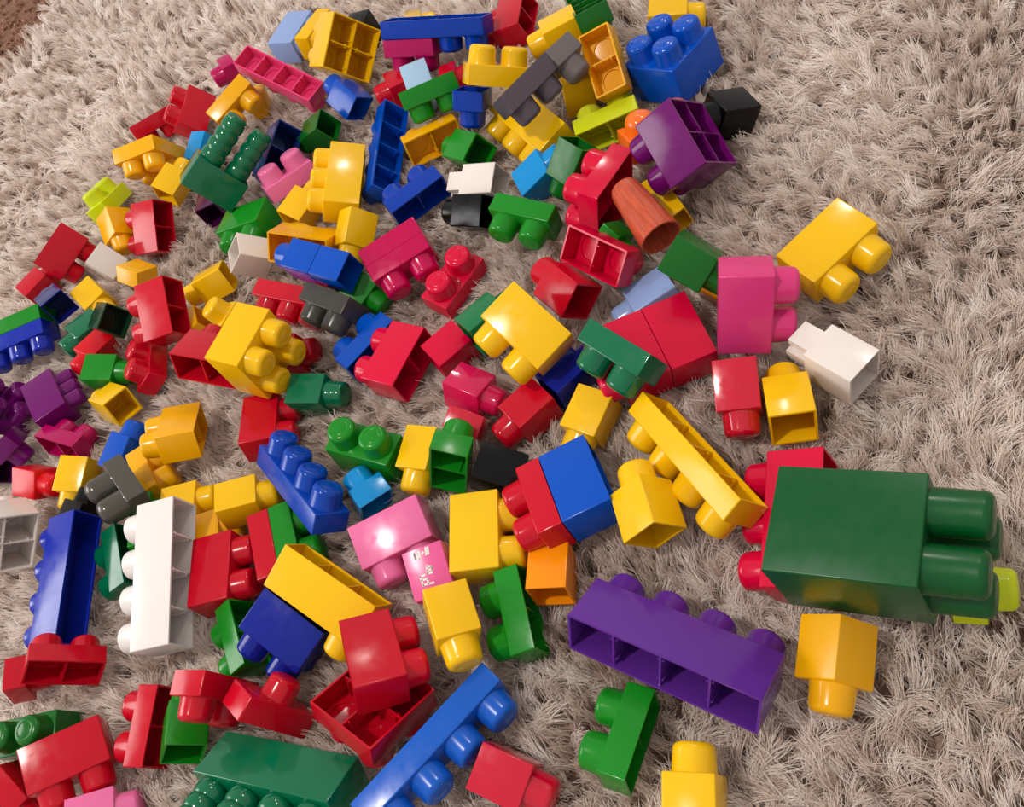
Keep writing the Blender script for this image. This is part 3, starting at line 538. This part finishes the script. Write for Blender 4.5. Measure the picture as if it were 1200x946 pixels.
CAMP = np.array([0, 0, 18.5])
FWD, RIGHT, DOWN = np.array([0.000000, 0.634731, -0.772734]), np.array([0.752415, -0.508991, -0.418090]), np.array([-0.658689, -0.581416, -0.477581])
def pile(name, kind):
    # candidate lock centres on a jittered grid, thinned with distance from the camera
    step = .28
    gx, gy = np.meshgrid(np.arange(-34, 34, step), np.arange(-6, 84, step))
    x = gx.ravel()+rng.uniform(-.5, .5, gx.size)*step; y = gy.ravel()+rng.uniform(-.5, .5, gx.size)*step
    sd = (np.stack([x, y], 1)-P0)@n_
    k = (sd < -.1) if kind == 'rug' else (sd > 0.1)
    v = np.stack([x, y, np.zeros_like(x)], 1)-CAMP
    z = v@FWD; u_ = v@RIGHT/z; w_ = v@DOWN/z
    k &= (z > 1) & (np.abs(u_) < .577*1.4) & (np.abs(w_) < .455*1.4)
    dist = np.linalg.norm(v, axis=1)
    k &= rng.random(x.size) < np.clip(26/dist, .25, 1)**1.6*(1 if kind == 'rug' else 1)
    x, y, dist = x[k], y[k], dist[k]
    n = x.size
    if kind == 'rug':
        per = 36
        th = 2.5+vnoise(x, y, .22, 3)*.9+vnoise(x, y, .9, 5)*.8+rng.normal(0, .75, n)
        lean = np.clip(.78+vnoise(x, y, .8, 9)*.3+rng.normal(0, .3, n), .05, 1.5)
        L = np.clip(rng.normal(.80, .15, n), .45, 1.15)
        rootz = BZ; sp, tipsp = .085, .06; rad = .0105
    else:
        per = 12; th = rng.uniform(0, 6.28, n); lean = rng.uniform(.1, .6, n); L = rng.uniform(.16, .26, n); rootz = BZ-.15; sp, tipsp = .12, .1; rad = .02
    K = 6
    X = np.repeat(x, per); Y = np.repeat(y, per); TH = np.repeat(th, per); LE = np.repeat(lean, per); LL = np.repeat(L, per)*rng.uniform(.75, 1.15, n*per)
    DD = np.repeat(dist, per)
    N = X.size
    ox, oy = rng.normal(0, sp, N), rng.normal(0, sp, N)
    TH = TH+rng.normal(0, .16, N); LE = np.clip(LE+rng.normal(0, .12, N), 0, 1.75)
    stray = rng.random(N) < .035
    TH[stray] += rng.normal(0, 1.2, stray.sum()); LE[stray] *= rng.uniform(.2, .9, stray.sum())
    curl = np.repeat(rng.normal(0, .7, n), per)+rng.normal(0, .25, N)
    SH = np.clip(np.repeat(rng.normal(.5, .2, n), per)+rng.normal(0, .16, N)+stray*.35, 0, 1)
    P = np.zeros((N, K, 3)); px = X+ox; py = Y+oy; pz = np.full(N, rootz)
    ks = np.linspace(0, 1, K)
    P[:, 0] = np.stack([px, py, pz], 1)
    ex, ey = rng.normal(0, tipsp, N), rng.normal(0, tipsp, N)
    for i in range(1, K):
        t = ks[i]
        a = LE*(.35+.9*t); dirx = np.cos(TH+curl*t*t)*np.sin(a); diry = np.sin(TH+curl*t*t)*np.sin(a); dz = np.cos(a)
        st = LL/(K-1)
        px = px+dirx*st+(ex-ox*.9)*t*.33; py = py+diry*st+(ey-oy*.9)*t*.33; pz = np.maximum(pz+dz*st, rootz+.02)
        P[:, i] = np.stack([px, py, pz], 1)
    keep = np.ones(N, bool)
    if kind == 'rug':
        def bad(Q):
            r = np.zeros(len(Q), bool)
            for i in range(1, K):
                for f in (0, .5): r |= inside_any(Q[:, i]*(1-f)+Q[:, i-1]*f, .015)
            return r
        keep = ~bad(P)
        for f in (np.array([.6, .6, .85]), np.array([.25, .25, .8]), np.array([.3, .3, .45])):      # strands hemmed in by bricks stand up straighter and shorter
            idx = np.where(~keep)[0]
            Q = P[idx, :1]+(P[idx]-P[idx, :1])*f
            g = ~bad(Q); P[idx[g]] = Q[g]; keep[idx[g]] = True
    P, DD, SH = P[keep], DD[keep], SH[keep]; N = len(P)
    hc = bpy.data.hair_curves.new(name); hc.add_curves([K]*N)
    hc.attributes['position'].data.foreach_set('vector', (P*U).astype(np.float32).ravel())
    prof = np.array([1, 1, .95, .85, .65, .25])
    r = (rad*np.clip(DD/24, 1, 2.2)*rng.uniform(.75, 1.25, N))[:, None]*prof[None]
    at = hc.attributes.get('radius') or hc.attributes.new('radius', 'FLOAT', 'POINT')
    at.data.foreach_set('value', (r*U).astype(np.float32).ravel())
    hc.attributes.new('shade', 'FLOAT', 'CURVE').data.foreach_set('value', SH.astype(np.float32))
    o = bpy.data.objects.new(name, hc); C.objects.link(o)
    m = bpy.data.materials.new(name); m.use_nodes = True; nt = m.node_tree; b = nt.nodes['Principled BSDF']
    hi = nt.nodes.new('ShaderNodeAttribute'); hi.attribute_name = 'shade'; cr = nt.nodes.new('ShaderNodeValToRGB')
    e = cr.color_ramp.elements
    cols = (((200,180,166),(236,221,210),(252,246,240)),((120,84,68),(160,118,98),(190,150,128)))
    pal = cols[0] if kind == 'rug' else cols[1]
    e[0].color = lin(pal[0]); e[1].color = lin(pal[2]); mid = e.new(.45); mid.color = lin(pal[1])
    nt.links.new(hi.outputs['Fac'], cr.inputs['Fac']); nt.links.new(cr.outputs['Color'], b.inputs['Base Color'])
    b.inputs['Roughness'].default_value = .6; b.inputs['Specular IOR Level'].default_value = .2
    tl = nt.nodes.new('ShaderNodeBsdfTranslucent'); mx = nt.nodes.new('ShaderNodeMixShader'); mx.inputs[0].default_value = .22
    nt.links.new(cr.outputs['Color'], tl.inputs['Color']); nt.links.new(b.outputs[0], mx.inputs[1]); nt.links.new(tl.outputs[0], mx.inputs[2])
    nt.links.new(mx.outputs[0], nt.nodes['Material Output'].inputs['Surface'])
    hc.materials.append(m)
    print(name, 'strands', N)
    return o
pl = pile('pile', 'rug'); pl['kind'] = 'stuff'; pl.parent = rug; pl.location = (0, -20*U, -(BZ-.15)*U)
fp = pile('floor_carpet_pile', 'floor'); fp['kind'] = 'structure'

# ------------------------------------------------------------------ camera
cd = bpy.data.cameras.new('camera'); cam = bpy.data.objects.new('camera', cd); C.objects.link(cam)
cam.matrix_world = Matrix((
    (RIGHT[0], -DOWN[0], -FWD[0], 0), (RIGHT[1], -DOWN[1], -FWD[1], 0), (RIGHT[2], -DOWN[2], -FWD[2], 18.5*U), (0, 0, 0, 1)))
cd.sensor_width = 36; cd.lens = 1040/1200*36; cd.clip_start = .01; cd.clip_end = 50
sc.camera = cam

# ------------------------------------------------------------------ light: ceiling lamps and the room's ambient light
def area(name, loc, target, size, power, col):
    l = bpy.data.lights.new(name, 'AREA'); l.shape = 'DISK'; l.size = size; l.energy = power; l.color = col
    o = bpy.data.objects.new(name, l); C.objects.link(o); o.location = loc
    o.rotation_euler = (Vector(target)-Vector(loc)).to_track_quat('-Z', 'Y').to_euler()
area('ceiling_lamp', (-.61, .405, 2.3), (0, .55, 0), .15, 25, (1, .93, .86))
area('second_ceiling_lamp', (1.88, 1.24, 2.3), (.2, .5, 0), .16, 12, (1, .93, .86))
area('third_ceiling_lamp', (2.35, 3.15, 2.3), (.2, .5, 0), .16, 10, (1, .93, .86))
area('left_fill_light', (-2.6, 2.1, 1.6), (-.2, .9, 0), 1.7, 46, (1, .98, .97))  # unseen fill light, added to brighten the left side of the heap
w = bpy.data.worlds.new('room'); sc.world = w; w.use_nodes = True
w.node_tree.nodes['Background'].inputs[0].default_value = (1, .95, .92, 1)
w.node_tree.nodes['Background'].inputs[1].default_value = .62
sc.view_settings.view_transform = 'Standard'; sc.view_settings.look = 'None'; sc.view_settings.gamma = 1; sc.view_settings.use_curve_mapping = False
sc.view_settings.exposure = 0
sc.cycles.max_bounces = 8; sc.cycles.transparent_max_bounces = 8
sc.cycles.use_denoising = True
